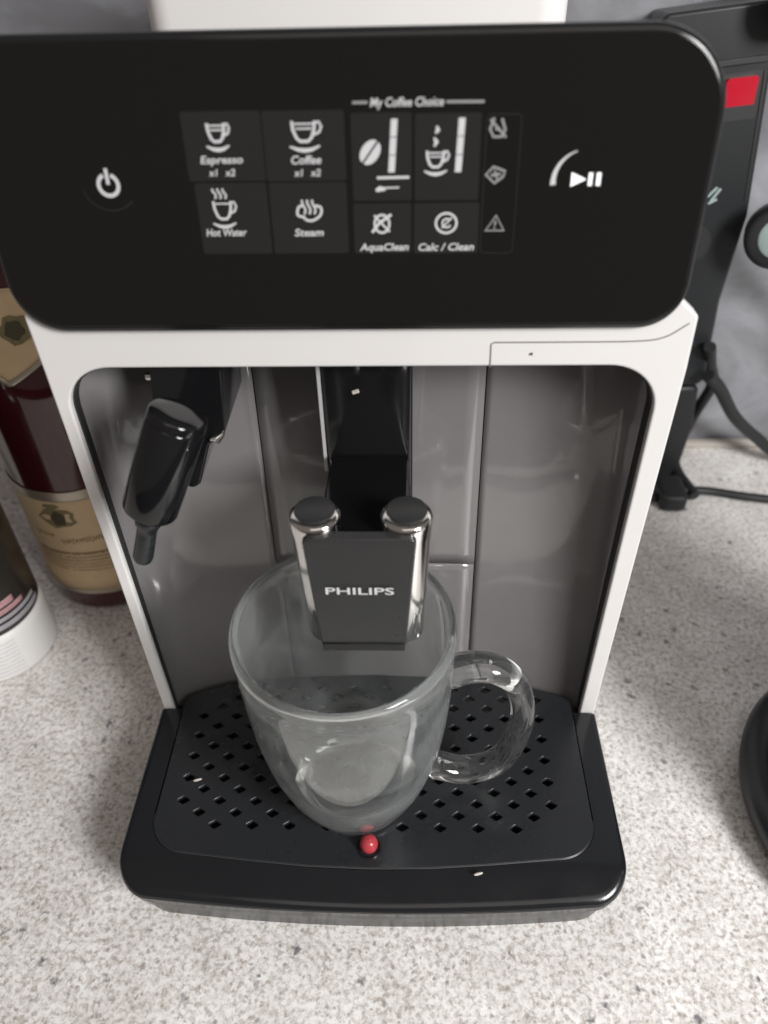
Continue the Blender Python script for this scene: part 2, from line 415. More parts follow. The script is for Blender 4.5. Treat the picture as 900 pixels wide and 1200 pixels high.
# touch tiles
tiles = [(-50.6, -25.0, 4.2, 24.8), (-24.6, 1.6, 3.9, 24.6), (-49.2, -25.2, -19.4, 3.6), (-24.4, 1.4, -19.5, 3.4),
         (3.6, 23.0, -2.6, 23.6), (24.0, 45.0, -2.7, 23.2), (3.4, 22.9, -19.8, -3.4), (23.8, 45.6, -20.0, -3.5)]
for a, b, c, d in tiles:
    bm = bmesh.new(); prism(bm, round_poly([(a, c), (b, c), (b, d), (a, d)], 0.8, 3), lambda u, v: PM(u, v, -0.0001), lambda u, v: PM(u, v, 0.0))
    obj('touch_tile', bm, tile_black, cp, smooth=False)
bm = bmesh.new(); ribbon(bm, round_poly([(46.6, -20), (57.6, -20), (57.6, 22.6), (46.6, 22.6)], 1.5, 4), 0.16, PM, 0.00002, True)
obj('indicator_outline', bm, ring_faint, cp, smooth=False)

def icon(name, strokes, m=icon_white):
    bm = bmesh.new(); k = 0
    for s in strokes:
        ribbon(bm, s[0], s[1] * 0.86, PM, 0.00006 + 0.000004 * k, s[2] if len(s) > 2 else False, s[3] if len(s) > 3 else None); k += 1
    return obj(name, bm, m, cp, smooth=False)
def cup(cx, cy, w, h, sw, levels=2):
    s = [([(cx - w / 2, cy + h * .5), (cx - w * .47, cy + h * .12), (cx - w * .34, cy - h * .22), (cx - w * .18, cy - h * .36), (cx + w * .16, cy - h * .36), (cx + w * .32, cy - h * .2), (cx + w * .44, cy + h * .12), (cx + w * .48, cy + h * .5)], sw),
         ([(cx + w * .47, cy + h * .42), (cx + w * .66, cy + h * .46), (cx + w * .76, cy + h * .26), (cx + w * .66, cy + h * .02), (cx + w * .42, cy - h * .08)], sw * .8),
         ([(cx - w * .66, cy - h * .58), (cx - w * .3, cy - h * .72), (cx, cy - h * .76), (cx + w * .3, cy - h * .72), (cx + w * .66, cy - h * .56)], sw * 1.15, False, [.5, 1, 1.2, 1, .5])]
    for q in range(levels):
        s.append(([(cx - w * (.40 - .05 * q), cy + h * (.38 - .2 * q)), (cx + w * (.40 - .05 * q), cy + h * (.38 - .2 * q))], sw * .55))
    return s
icon('espresso_icon', cup(-39.6, 18.3, 5.6, 6.2, 1.1))
icon('coffee_icon', cup(-11.4, 18.2, 7.4, 6.8, 1.1))
steam = lambda cx, cy, h, sw: [([(cx + dx + .5 * math.sin(t * 5.5) , cy + h * t) for t in [i / 8 for i in range(9)]], sw) for dx in (-1.7, 0, 1.7)]
icon('hot_water_icon', cup(-40.6, -5.4, 6.0, 6.6, 1.0, 1) + steam(-41.2, -1.3, 3.2, .75))
icon('steam_icon', [(catmull([(-13.2, -7.0, 0), (-15.6, -6.6, 0), (-15.4, -3.9, 0), (-13.4, -3.6, 0)], 5), .9)] and
     [([tuple(p[:2]) for p in catmull([(-13.0, -7.6, 0), (-15.4, -6.8, 0), (-15.0, -4.4, 0), (-13.6, -3.8, 0)], 5)], .95),
      ([tuple(p[:2]) for p in catmull([(-9.4, -3.8, 0), (-7.4, -4.6, 0), (-7.8, -7.0, 0), (-10.4, -8.6, 0), (-12.6, -8.4, 0), (-13.6, -7.2, 0)], 5)], .95)]
     + steam(-11.5, -6.6, 4.6, .8))
def T(name, body, u0, u1, v, h, m=icon_white, bold=0.02):
    return text_mesh(name, body, m, cp, lambda a, b, c: PM(a, b, 0.00008), u0, u1, v, h, 0.18, bold)
T('espresso_text', 'Espresso', -46.0, -32.0, 10.7, 2.3)
T('times_one_text', 'x1', -43.8, -40.8, 6.8, 2.1); T('times_two_text', 'x2', -38.4, -35.0, 6.8, 2.1)
T('coffee_text', 'Coffee', -16.2, -6.4, 10.3, 2.5)
T('times_one_text', 'x1', -15.6, -12.6, 6.4, 2.1); T('times_two_text', 'x2', -10.2, -6.8, 6.4, 2.1)
T('hot_water_text', 'Hot Water', -47.4, -33.4, -12.2, 2.4)
T('steam_text', 'Steam', -17.0, -7.0, -12.5, 2.4)
T('my_coffee_choice_text', 'My Coffee Choice', 10.0, 33.0, 26.5, 2.5, bold=0.015)
icon('heading_rule', [([(4.4, 26.5), (9.2, 26.5)], .9)], icon_dim)
icon('heading_rule', [([(33.8, 26.3), (45.6, 26.2)], .9)], icon_dim)
# bean
bm = bmesh.new()
for sgn in (-1, 1):
    c0, c1 = 9.6, 12.2; ca, sa = math.cos(math.radians(52)), math.sin(math.radians(52)); pts = []
    for i in range(15):
        th = PI * i / 14; x = 4.0 * math.cos(th); y = sgn * (2.6 * math.sin(th) + .32) ; pts.append((c0 + x * ca - y * sa, c1 + x * sa + y * ca))
    bm.faces.new([bm.verts.new(PM(*p, 0.00007)) for p in pts])
obj('bean_icon', bm, icon_white, cp, smooth=False)
def bar(name, u0, v0, u1, v1, w):
    bm = bmesh.new()
    for k in range(3):
        a = v0 + (v1 - v0) * (k / 3) + .12; b = v0 + (v1 - v0) * ((k + 1) / 3) - .12
        ua = u0 + (u1 - u0) * (k / 3); ub = u0 + (u1 - u0) * ((k + 1) / 3)
        bm.faces.new([bm.verts.new(PM(*p, 0.00007)) for p in ((ua - w / 2, a), (ua + w / 2, a), (ub + w / 2, b), (ub - w / 2, b))])
    obj(name, bm, icon_white, cp, smooth=False)
bar('strength_bar', 16.4, 6.0, 17.5, 21.9, 2.1)
bar('quantity_bar', 38.1, 5.8, 38.9, 21.9, 2.1)
icon('ground_coffee_icon', [([(11.6, 4.5), (22.2, 4.6)], 1.0), ([(11.2, .6), (12.6, 1.2), (14.4, 1.0)], 2.0, False, [.6, 1, .5]), ([(14.0, 1.4), (18.9, 1.5)], .6)])
icon('quantity_icon', cup(30.8, 9.6, 5.6, 5.6, 1.0, 2) + [([(30.2, 13.6), (31.0, 15.0), (30.2, 16.2)], 1.6, False, [.4, 1, .5]), ([(30.6, 17.4), (31.4, 18.4), (31.0, 19.6)], 1.6, False, [.4, 1, .4])])
icon('aqua_clean_icon', [(arc(13, -10, 2.5, 2.9, 0, 360, 20)[:-1], .9, True), ([(9.6, -12.8), (12, -9.8), (16.2, -7.0)], 1.1), ([(10.4, -7.2), (12.6, -9.6), (15.6, -12.6)], .8)], icon_white)
icon('calc_clean_icon', [(arc(34.7, -10, 3.5, 3.2, 0, 360, 22)[:-1], .9, True), (arc(34.9, -10, 1.5, 1.4, 40, 330, 12), .7), ([(33.2, -11.6), (36.6, -8.2)], .6)], icon_white)
T('aqua_clean_text', 'AquaClean', 5.2, 22.0, -17.6, 2.4); T('calc_clean_text', 'Calc / Clean', 25.4, 44.4, -17.8, 2.4)
icon('water_empty_icon', [([(49.0, 21.6), (47.8, 18.4), (49.0, 16.2), (51.6, 16.2), (52.6, 18.2), (51.4, 21.4)], .9), ([(47.8, 21.2), (53.0, 16.0)], .8), ([(49.4, 18.4), (51.2, 18.2)], .7)], icon_dim)
icon('grounds_full_icon', [([(47.2, 5.0), (49.6, 7.4), (53.4, 6.0), (52.8, 4.4), (50.2, 2.4)], .9, True), ([(48.8, 4.8), (52.0, 5.2)], .9), ([(50, 6.4), (51, 3.4)], .7)], icon_dim)
icon('warning_icon', [([(48.0, -12.6), (54.2, -12.6), (51.4, -7.8)], .9, True), ([(51.3, -9.4), (51.1, -11.0)], .7), ([(51.0, -11.5), (51.0, -12.1)], .7)], icon_dim)
# power symbol
icon('power_symbol', [(arc(-78.0, 3.4, 3.3, 3.3, 112, 428, 26), 1.5), ([(-78.0, 8.6), (-78.0, 3.6)], 1.4)])
icon('power_ring', [(arc(-78.0, 4.0, 9.2, 8.6, 195, 320, 24), .3)], ring_faint)
# start / pause symbol with its lit arc
n = 18; icon('start_arc', [(arc(79.2, 2.6, 10.0, 9.6, 186, 108, n), 2.1, False, [1 - .82 * i / n for i in range(n + 1)])], icon_white)
bm = bmesh.new()
for P in ([(75.0, 5.4), (80.0, 3.2), (75.0, 1.0)], [(80.6, 5.2), (81.9, 5.2), (81.9, 1.2), (80.6, 1.2)], [(83.2, 5.2), (84.6, 5.2), (84.6, 1.2), (83.2, 1.2)]):
    bm.faces.new([bm.verts.new(PM(*p, 0.0001)) for p in P])
obj('start_symbol', bm, icon_lit, cp, smooth=False)

# --- spout column, head and two tubes
bm = bmesh.new(); prism(bm, round_poly([(-0.0165, 0.0086), (0.0206, 0.0086), (0.0206, 0.040), (-0.0165, 0.040)], [0.0015, 0.0015, 0, 0], 4), lambda a, b: (a, b, 0.170), lambda a, b: (a, b, 0.2905))
col = obj('spout_column', bm, black_gloss, cmx)
bm = bmesh.new(); box(bm, -0.0188, -0.0170, 0.0100, 0.0405, 0.205, 0.2900); obj('side_strip', bm, pale_grey, col, bevel=0.0003)  # light grey strip along the column's left side
bm = bmesh.new(); tube(bm, [(-0.0040, 0.0084, 0.2470), (-0.0016, 0.0082, 0.2480)], 0.0009, 6); obj('glint_mark', bm, crumb_glint_m, col)  # pale speck standing in for a highlight on the column

sp = empty('coffee_spout'); sp.parent = cmx
bm = bmesh.new()
P = [(0.0084, 0.2150), (-0.002, 0.2160), (-0.035, 0.2195), (-0.0530, 0.2235), (-0.0540, 0.2220), (-0.0540, 0.168), (-0.034, 0.168), (0.0084, 0.180)]
prism(bm, P, lambda a, b: (-0.0152, a, b), lambda a, b: (0.0188, a, b))
obj('spout_body', bm, black_gloss, sp, bevel=0.0015, seg=3)
for sx in (-1, 1):
    cx = 0.0012 + sx * 0.0172
    bm = bmesh.new()
    # tapered tube leaning inwards towards the bottom, with a rim and a hollow top
    prof = [(0.0062, 0.1645), (0.0074, 0.1640), (0.0080, 0.1655), (0.0086, 0.190), (0.0094, 0.2200), (0.0098, 0.2272), (0.0096, 0.2284), (0.0090, 0.2291), (0.0078, 0.2293), (0, 0.2293)]
    lathe(bm, prof, 0, 0, 40)
    for v in bm.verts:
        k = (0.229 - v.co.z) / 0.065; v.co.x += cx + sx * (-0.0010 * k) * 1.0; v.co.y += -0.0465
    t = obj('chrome_tube', bm, chrome, sp, angle=50)
    bm = bmesh.new(); lathe(bm, [(0, 0.2301), (0.0060, 0.2301), (0.0076, 0.2299), (0.0079, 0.2290)], cx, -0.0452, 32); obj('tube_cap', bm, plate_grey, t)
    bm = bmesh.new(); lathe(bm, [(0, 0.1648), (0.0062, 0.1646)], cx - sx * 0.0010, -0.0465, 24); obj('outlet', bm, seam_dark, t)
P = round_poly([(-0.0166, 0.1655), (0.0180, 0.1655), (0.0222, 0.2262), (-0.0200, 0.2262)], [0.0012, 0.0012, 0.0022, 0.0022], 5)
bm = bmesh.new(); prism(bm, P, lambda a, b: (a, -0.0580 - 0.0008 * (1 - (a / 0.022) ** 2), b), lambda a, b: (a, -0.0530, b))
pl = obj('front_plate', bm, plate_grey, sp, bevel=0.0007, seg=2)
bm = bmesh.new(); prism(bm, [(-0.0160, 0.1645), (0.0174, 0.1645), (0.0176, 0.1690), (-0.0162, 0.1690)], lambda a, b: (a, -0.0590, b), lambda a, b: (a, -0.0540, b)); obj('lower_lip', bm, black_gloss, pl, bevel=0.0004)
text_mesh('brand_lettering', 'PHILIPS', logo_white, pl, lambda a, b, c: (a, -0.0590, b), -0.0128, 0.0136, 0.2003, 0.0037, 0.0, 0.015)

# --- milk frother (steam wand) on the left
wd = empty('steam_wand'); wd.parent = cmx
P = round_poly([(-0.0835, 0.280), (-0.0545, 0.280), (-0.0570, 0.2330), (-0.0640, 0.2295), (-0.0715, 0.2085), (-0.0770, 0.2045), (-0.0860, 0.2300)], [0.001, 0.001, 0.004, 0.004, 0.003, 0.003, 0.004], 5)
bm = bmesh.new(); prism(bm, P, lambda a, b: (a, 0.0085 - (0.012 if b < 0.25 else 0), b), lambda a, b: (a, 0.040, b)); obj('wand_mount', bm, black_gloss, wd, bevel=0.0018, seg=3)
bm = bmesh.new(); tube(bm, [(-0.0628, -0.0036, 0.2322), (-0.0600, -0.0042, 0.2328), (-0.0572, -0.0035, 0.2350)], [0.0009, 0.0021, 0.0009], 10); obj('chrome_glint', bm, chrome, wd)  # small chrome blob added as the bright highlight under the mount
ax0 = Vector((-0.0655, -0.027, 0.2600)); ax1 = Vector((-0.0835, -0.034, 0.2190)); dr = (ax1 - ax0).normalized()
bm = bmesh.new()
st = [(-.0012, .0050), (-.0010, .0098), (-.0004, .0108), (.0006, .0112), (.0030, .0113), (.0034, .0110), (.0040, .0114), (.030, .0112), (.0435, .0109), (.0446, .0104), (.0450, .0094), (.0450, .0050)]
tube(bm, [ax0 + dr * s for s, r in st], [r for s, r in st], 40); sl = obj('wand_sleeve', bm, black_gloss, wd, angle=38)
bm = bmesh.new(); st = [(.0445, .0040), (.0462, .0050), (.049, .0055), (.0515, .0052), (.0530, .0042), (.056, .0040), (.069, .0042), (.0708, .0036), (.0712, .0015)]
tip = Vector((-0.30, -0.10, -0.95)).normalized()
tube(bm, [ax0 + dr * .045 + tip * (s - .045) for s, r in st], [r for s, r in st], 24); obj('nozzle', bm, black_satin, wd, angle=60)
bm = bmesh.new(); tube(bm, [(-0.0885, 0.0105, 0.2540), (-0.0855, 0.0100, 0.2545)], 0.0017, 8); obj('chrome_speck', bm, chrome, wd)  # small chrome speck beside the wand mount

# --- drip tray
def tray_outline(off=0.0):
    hw = 0.1252 - off; P = [(-hw, -0.0015), (-hw, -0.083)]
    for i in range(1, 15):
        t = i / 14 * PI / 2; P.append((-hw + 0.0185 * (1 - math.cos(t)), -0.083 - (0.0218 - off) * math.sin(t)))
    xs = hw - 0.0185; yA = P[-1][1]
    for i in range(1, 24):
        x = -xs + 2 * xs * i / 24; P.append((x, yA - 0.0046 * (1 - (x / xs) ** 2)))
    for x, y in [q for q in P[2:16]][::-1]: P.append((-x, y))
    return P + [(hw, -0.083), (hw, -0.0015)]
def stack(rings, back=True):
    bm = bmesh.new(); VV = [[bm.verts.new((x, y, z)) for x, y in R_] for R_, z in rings]
    for A, B in zip(VV, VV[1:]):
        for i in range(len(A)):
            j = (i + 1) % len(A); bm.faces.new((A[i], A[j], B[j], B[i]))
    if back: bm.faces.new(VV[0]); bm.faces.new(VV[-1][::-1])
    return bm
rings = [(tray_outline(0.0060), 0.0005), (tray_outline(0.0050), 0.0018), (tray_outline(0.0016), 0.0244), (tray_outline(0.0016), 0.0249)]
bm = stack(rings); dt = obj('drip_tray', bm, black_satin, cmx, angle=40)
# perforated grid plate
gp = [(-0.1125, 0.008), (-0.1125, -0.066)]
for i in range(1, 11):
    t = i / 10 * PI / 2; gp.append((-0.1125 + 0.020 * (1 - math.cos(t)), -0.066 - 0.0200 * math.sin(t)))
gp += [(-0.060, -0.0892), (-0.03, -0.0915), (0, -0.0922), (0.03, -0.0915), (0.060, -0.0892)]
gp += [(-x, y) for x, y in gp[2:12]][::-1] + [(0.1125, -0.066), (0.1125, 0.008), (0.09, 0.0155), (0.05, 0.0225), (0, 0.0245), (-0.05, 0.0225), (-0.09, 0.0155)]
rings = [(tray_outline(0.0030), 0.0251), (tray_outline(0.0006), 0.0255), (tray_outline(0.0001), 0.0262), (tray_outline(-0.0006), 0.0330), (tray_outline(-0.0008), 0.0362), (tray_outline(-0.0004), 0.0377),
         (tray_outline(0.0004), 0.0387), (tray_outline(0.0016), 0.0392), (tray_outline(0.0034), 0.0394)]
bm = stack(rings, False)
gi = [(x * 1.0045, y - 0.0005 if y < -0.05 else y) for x, y in gp]
gx = gi[0][0]
inner_loop = [(gx, -0.0030)] + [p for p in gi if p[1] < -0.0031] + [(-gx, -0.0030)]
tmp = fill_mesh('fill', [tray_outline(0.0034), inner_loop], 0.0, tray_gloss, None, lambda a, b, c: (a, b, 0.0394))
bm.from_mesh(tmp.data); bpy.data.objects.remove(tmp)
bmesh.ops.remove_doubles(bm, verts=bm.verts, dist=0.00002)
for v in bm.verts:
    if v.co.z > 0.0340 and v.co.y < -0.0800:
        # the front lip falls away from the grid plate towards the front edge
        v.co.z -= max(0.0, min(1.0, (-0.0905 - v.co.y) / 0.018)) * 0.0046
obj('tray_cover', bm, tray_gloss, dt, angle=40)
holes = []; dx, dy = 0.0192, 0.01300
for r in range(0, 15):
    y = -0.0711 + r * dy / 2
    for k in range(-6, 7):
        x = -0.0035 + k * dx + (0 if r % 2 == 0 else dx / 2)
        lim = 0.1025 - (0.020 if r == 0 else 0.010 if r == 1 else 0) - max(0, (y - 0.002)) * 1.6
        if abs(x + 0.001) > lim: continue
        if y > 0.0245 - 0.006 - 0.9 * (abs(x) ** 2): continue
        a, b = 0.0035, 0.0023
        holes.append(round_poly([(x - a, y), (x, y - b), (x + a, y), (x, y + b)], 0.0005, 2))
fill_mesh('drip_grid', [gp] + holes, 0.0026, black_satin, dt, lambda a, b, c: (a, b, 0.0384 + c), 0.0006, 2)
groove('grid_edge', [(x, y, 0.0392) for x, y in gp[1:30] if y < -0.06], 0.00035, dt, mat('edge_line', (0.030, 0.034, 0.036), 0.35))  # thin, slightly paler line along the grid plate's edge
# red overflow float in front of the mug
bm = bmesh.new(); lathe(bm, [(0, 0.0390), (0.0028, 0.0400), (0.0043, 0.0420), (0.0046, 0.0440), (0.0038, 0.0470), (0.0020, 0.0484), (0, 0.0487)], -0.0006, -0.0820, 28)
obj('overflow_float', bm, red_ball, dt, angle=60)

bm = bmesh.new(); lathe(bm, [(0.0046, 0.0392), (0.0048, 0.0402), (0.0056, 0.0404), (0.0062, 0.0398), (0.0063, 0.0392)], -0.0006, -0.0820, 28); obj('float_ring', bm, tray_gloss, dt)

# ---------------------------------------------------------------- glass mug
mug = empty('glass_mug', 'empty clear glass mug with smeared walls, standing on the drip tray under the spout', 'mug')
mx_, my_, z0 = -0.0085, -0.0480, 0.0400
H = 0.1185
outp = [(0, 0.0006), (0.0200, 0.0002), (0.0265, 0.0), (0.0286, 0.0012), (0.0296, 0.0040), (0.0330, 0.0120), (0.0380, 0.0260), (0.0424, 0.0450), (0.0452, 0.0650), (0.0467, 0.0850), (0.0474, 0.1050), (0.0478, 0.1200), (0.0482, 0.1255), (0.0480, 0.1285), (0.0468, 0.1302)]
inp = [(0.0452, 0.1299), (0.0444, 0.1278), (0.0446, 0.1200), (0.0446, 0.1050), (0.0439, 0.0850), (0.0424, 0.0650), (0.0394, 0.0450), (0.0345, 0.0275), (0.0280, 0.0160), (0.0200, 0.0105), (0.0110, 0.0085), (0, 0.0080)]
def smooth2(P, n=4): return [(max(0, p[0]), p[1]) for p in catmull([(a, b, 0) for a, b in P], n)]
prof = smooth2(outp + inp, 4); prof[0] = (0, prof[0][1]); prof[-1] = (0, prof[-1][1])
bm = bmesh.new(); lathe(bm, [(r, z + z0) for r, z in prof], mx_, my_, 96)
obj('bowl', bm, glass, mug, angle=80)
hp = catmull([(0.0372, my_, 0.1370), (0.0470, my_, 0.1405), (0.0580, my_, 0.1390), (0.0680, my_, 0.1280), (0.0726, my_, 0.1080), (0.0716, my_, 0.0880), (0.0668, my_, 0.0695), (0.0575, my_, 0.0592), (0.0460, my_, 0.0562), (0.0345, my_, 0.0600), (0.0285, my_, 0.0650)], 7)
nn = len(hp); rr = [0.0057 + 0.0014 * abs(2 * i / (nn - 1) - 1) ** 4 for i in range(nn)]
bm = bmesh.new(); tube(bm, hp, rr, 24, ry=[0.0074 + 0.0010 * abs(2 * i / (nn - 1) - 1) ** 4 for i in range(nn)])
obj('handle', bm, glass_clear, mug, angle=80)

# crumbs on the tray
for (x, y, a, lab) in ((0.0527, -0.0945, .25, 'small pale crumb on the front rim of the black drip tray'), (-0.0940, -0.0475, .3, 'tiny pale crumb lying among the left holes of the drip tray')):
    bm = bmesh.new(); c = Vector((x, y, 0.0411)); d = Vector((math.cos(a), math.sin(a), 0)) * 0.0022
    tube(bm, [c - d, c - d * .4, c + d * .5, c + d], [0.0003, 0.0007, 0.0006, 0.0003], 7); tag(obj('crumb', bm, crumb_glint_m), lab, 'crumb', 'crumbs on the drip tray')

# ---------------------------------------------------------------- wine bottle, left behind the machine
bx, by, br = -0.207, 0.157, 0.0475
wb = empty('wine_bottle', 'dark red wine bottle with cream labels, behind the left side of the coffee machine', 'bottle')
bm = bmesh.new(); lathe(bm, smooth2([(0, 0.004), (0.030, 0.003), (0.0415, 0.0), (0.0462, 0.003), (0.0475, 0.010), (0.0475, 0.060), (0.0475, 0.120), (0.0475, 0.165), (0.0462, 0.190), (0.0400, 0.215), (0.0285, 0.240), (0.0190, 0.262), (0.0152, 0.285), (0.0148, 0.310), (0.0165, 0.312), (0.0165, 0.322), (0.0148, 0.324), (0, 0.324)], 4), bx, by, 72)
obj('bottle_glass', bm, wine, wb, angle=70)
PROF = [(0.0475, 0.0), (0.0475, 0.165), (0.0462, 0.190), (0.0400, 0.215), (0.0285, 0.240), (0.0190, 0.262)]
def brad(z):
    for (r0, a), (r1, b) in zip(PROF, PROF[1:]):
        if a <= z <= b: return r0 + (r1 - r0) * (z - a) / (b - a)
    return 0.019
def on_bottle(ang, z, off): 
    r = brad(z) + off; t = math.radians(ang); return (bx + r * math.cos(t), by + r * math.sin(t), z)
def wrap(name, f, a0, a1, zlo, zhi, off, m, parent, na=48, nz=8, th=0.0003):
    bm = bmesh.new(); V = []
    for i in range(na + 1):
        a = a0 + (a1 - a0) * i / na; lo = zlo(a) if callable(zlo) else zlo; hi = zhi(a) if callable(zhi) else zhi
        V.append([bm.verts.new(f(a, lo + (hi - lo) * j / nz, off)) for j in range(nz + 1)])
    for i in range(na):
        for j in range(nz): bm.faces.new((V[i][j], V[i + 1][j], V[i + 1][j + 1], V[i][j + 1]))
    o = obj(name, bm, m, parent, angle=60); md = o.modifiers.new('solid', 'SOLIDIFY'); md.thickness = th; md.offset = 0
    return o
lb = wrap('front_label', on_bottle, -190, -5, 0.0205, 0.1085, 0.0003, label_cream, wb)
wrap('label_band', on_bottle, -190, -5, 0.1040, 0.1115, 0.0006, label_edge, lb)
wrap('label_band', on_bottle, -190, -5, 0.0185, 0.0222, 0.0006, label_edge, lb)
nl = wrap('shoulder_label', on_bottle, -175, -20, lambda a: 0.2030 - 0.0125 * max(0, 1 - abs(a + 92) / 28), 0.2400, 0.0010, label_cream, wb, 60)
wrap('label_band', on_bottle, -175, -20, lambda a: 0.2012 - 0.0125 * max(0, 1 - abs(a + 92) / 28), lambda a: 0.2045 - 0.0125 * max(0, 1 - abs(a + 92) / 28), 0.0014, label_edge, nl, 60, 2)
def blob(name, f, a, z, wa, wz, off, m, parent, n=14):
    bm = bmesh.new(); c = bm.verts.new(f(a, z, off)); R_ = []
    for i in range(n):
        t = 2 * PI * i / n; k = 1 + 0.12 * math.sin(5 * t + a); R_.append(bm.verts.new(f(a + wa * k * math.cos(t), z + wz * k * math.sin(t), off)))
    for i in range(n): bm.faces.new((c, R_[i], R_[(i + 1) % n]))
    return obj(name, bm, m, parent)
ink2 = mat('crest_tan', (0.24, 0.20, 0.10), 0.6, mottle=0.3, mscale=500)
blob('crest', on_bottle, -96, 0.0900, 15, 0.0085, 0.0007, ink2, lb)
blob('crest_shield', on_bottle, -95, 0.0895, 6.0, 0.0060, 0.0009, label_olive, lb)
blob('crest_crown', on_bottle, -98, 0.1000, 7, 0.0020, 0.0009, ink2, lb)
blob('shoulder_seal', on_bottle, -78, 0.2200, 13, 0.0075, 0.0016, ink2, nl)
blob('shoulder_seal', on_bottle, -79, 0.2200, 8, 0.0048, 0.0018, label_olive, nl)
def script_line(f, a0, a1, z, amp, w, off, m, parent, name, slope=0.0, seed=1):
    rn = random.Random(seed); bm = bmesh.new(); pts = []; n = int(abs(a1 - a0) * 1.6)
    for i in range(n + 1):
        a = a0 + (a1 - a0) * i / n; pts.append((a, z + slope * i / n + amp * math.sin(i * 1.5 + rn.random() * 1.4) * (0.5 + rn.random() * .7)))
    for (p, q) in zip(pts, pts[1:]):
        if rn.random() < 0.10: continue
        bm.faces.new([bm.verts.new(f(*s, off)) for s in ((p[0], p[1] - w), (q[0], q[1] - w), (q[0], q[1] + w), (p[0], p[1] + w))])
    return obj(name, bm, m, parent, smooth=False)
script_line(on_bottle, -122, -104, 0.0745, 0.0014, 0.0006, 0.0008, label_ink, lb, 'label_script', -0.001, 3)
script_line(on_bottle, -100, -58, 0.0690, 0.0020, 0.0007, 0.0008, label_ink, lb, 'label_script', 0.003, 5)
for k, (z, w) in enumerate(((0.0580, 0.0009), (0.0545, 0.0004), (0.0515, 0.0004), (0.0485, 0.0003), (0.0455, 0.0003), (0.0425, 0.0003))):
    script_line(on_bottle, -128, -45, z, 0.0006, w, 0.0008, label_ink, lb, 'label_small_print', 0, 11 + k)
wrap('foil_capsule', lambda a, z, off: (bx + (0.0156 + (0.006 if z < 0.262 else 0)) * math.cos(math.radians(a)), by + (0.0156 + (0.006 if z < 0.262 else 0)) * math.sin(math.radians(a)), z), 0, 360, 0.256, 0.309, 0, cork_foil, wb)

# ---------------------------------------------------------------- dark can with white base, far left
kx, ky, kr = -0.2660, 0.0780, 0.0368
cn = empty('spray_can', 'dark round container with a white base and pink and grey stripes, at the left edge', 'container')
def on_can(ang, z, off):
    t = math.radians(ang); return (kx + (kr + off) * math.cos(t), ky + (kr + off) * math.sin(t), z)
bm = bmesh.new(); lathe(bm, [(0, 0.001), (0.0330, 0.0006), (0.0360, 0.0015), (0.0366, 0.004), (0.0366, 0.034), (0.0358, 0.0385), (0.0340, 0.0400), (0, 0.0402)], kx, ky, 72); obj('white_base', bm, can_white, cn, angle=60)
bm = bmesh.new(); lathe(bm, [(0, 0.0395), (0.0345, 0.0396), (0.0352, 0.0410), (0.0352, 0.150), (0.0330, 0.162), (0.0240, 0.172), (0.0200, 0.176), (0.0200, 0.196), (0.0185, 0.198), (0, 0.198)], kx, ky, 72); bd = obj('can_body', bm, can_dark, cn, angle=50)
wrap('grey_stripe', on_can, -180, 10, 0.0440, 0.0478, -0.0013, can_grey, bd); wrap('grey_stripe', on_can, -62, 5, 0.0500, 0.0530, -0.0013, can_grey, bd)
wrap('pink_stripe', on_can, -180, -12, 0.0552, 0.0590, -0.0013, can_pink, bd); wrap('pink_stripe', on_can, -180, -22, 0.0605, 0.0655, -0.0013, can_pink, bd)
for k in range(9): script_line(on_can, -110, -40, 0.0065 + k * 0.0034, 0.0003, 0.00035, 0.0001, print_grey, cn, 'small_print', 0, 40 + k)

# ---------------------------------------------------------------- power strip tower, right behind the machine
ps = empty('power_strip', 'dark upright power strip with a glowing red rocker switch, behind the coffee machine', 'power strip')
def PS(u, v, w):   # u across, v up along the strip, w out of its face
    base = Vector((0.2400, 0.262, 0.0)); up = Vector((-0.034, 0.020, 0.335)).normalized(); ac = Vector((0.985, 0, 0.10)).normalized(); ac = (ac - up * ac.dot(up)).normalized()
    nn_ = ac.cross(up); nn_ = nn_ if nn_.y < 0 else -nn_
    return tuple(base + ac * u + up * v + nn_ * w)
P = round_poly([(-0.036, 0.100), (0.020, 0.090), (0.0230, 0.160), (0.0330, 0.2200), (0.0330, 0.345), (-0.036, 0.345)], [0.004, 0.008, 0.02, 0.01, 0.006, 0.006], 5)
bm = bmesh.new(); prism(bm, P, lambda a, b: PS(a, b, 0.0), lambda a, b: PS(a, b, -0.036)); pb = obj('strip_body', bm, strip_dark, ps, bevel=0.002, seg=3)
P = round_poly([(-0.036, 0.0), (0.008, 0.0), (0.017, 0.050), (0.018, 0.0900), (-0.036, 0.0900)], 0.006, 5)
bm = bmesh.new(); prism(bm, P, lambda a, b: PS(a, b, -0.002), lambda a, b: PS(a, b, -0.030)); obj('strip_foot', bm, rubber, ps, bevel=0.003, seg=3)
P = round_poly([(0.0035, 0.2815), (0.0275, 0.2815), (0.0275, 0.3090), (0.0035, 0.3090)], 0.002, 4)
bm = bmesh.new(); prism(bm, P, lambda a, b: PS(a, b, 0.001), lambda a, b: PS(a, b, -0.001)); sw = obj('switch_frame', bm, rubber, pb)
P = round_poly([(0.0058, 0.2840), (0.0250, 0.2840), (0.0250, 0.3065), (0.0058, 0.3065)], 0.002, 4)
bm = bmesh.new(); prism(bm, P, lambda a, b: PS(a, b, 0.0022 + 0.0020 * (b - 0.296) / 0.010), lambda a, b: PS(a, b, 0.0)); obj('red_rocker_switch', bm, red_switch, pb, bevel=0.0018, seg=3)
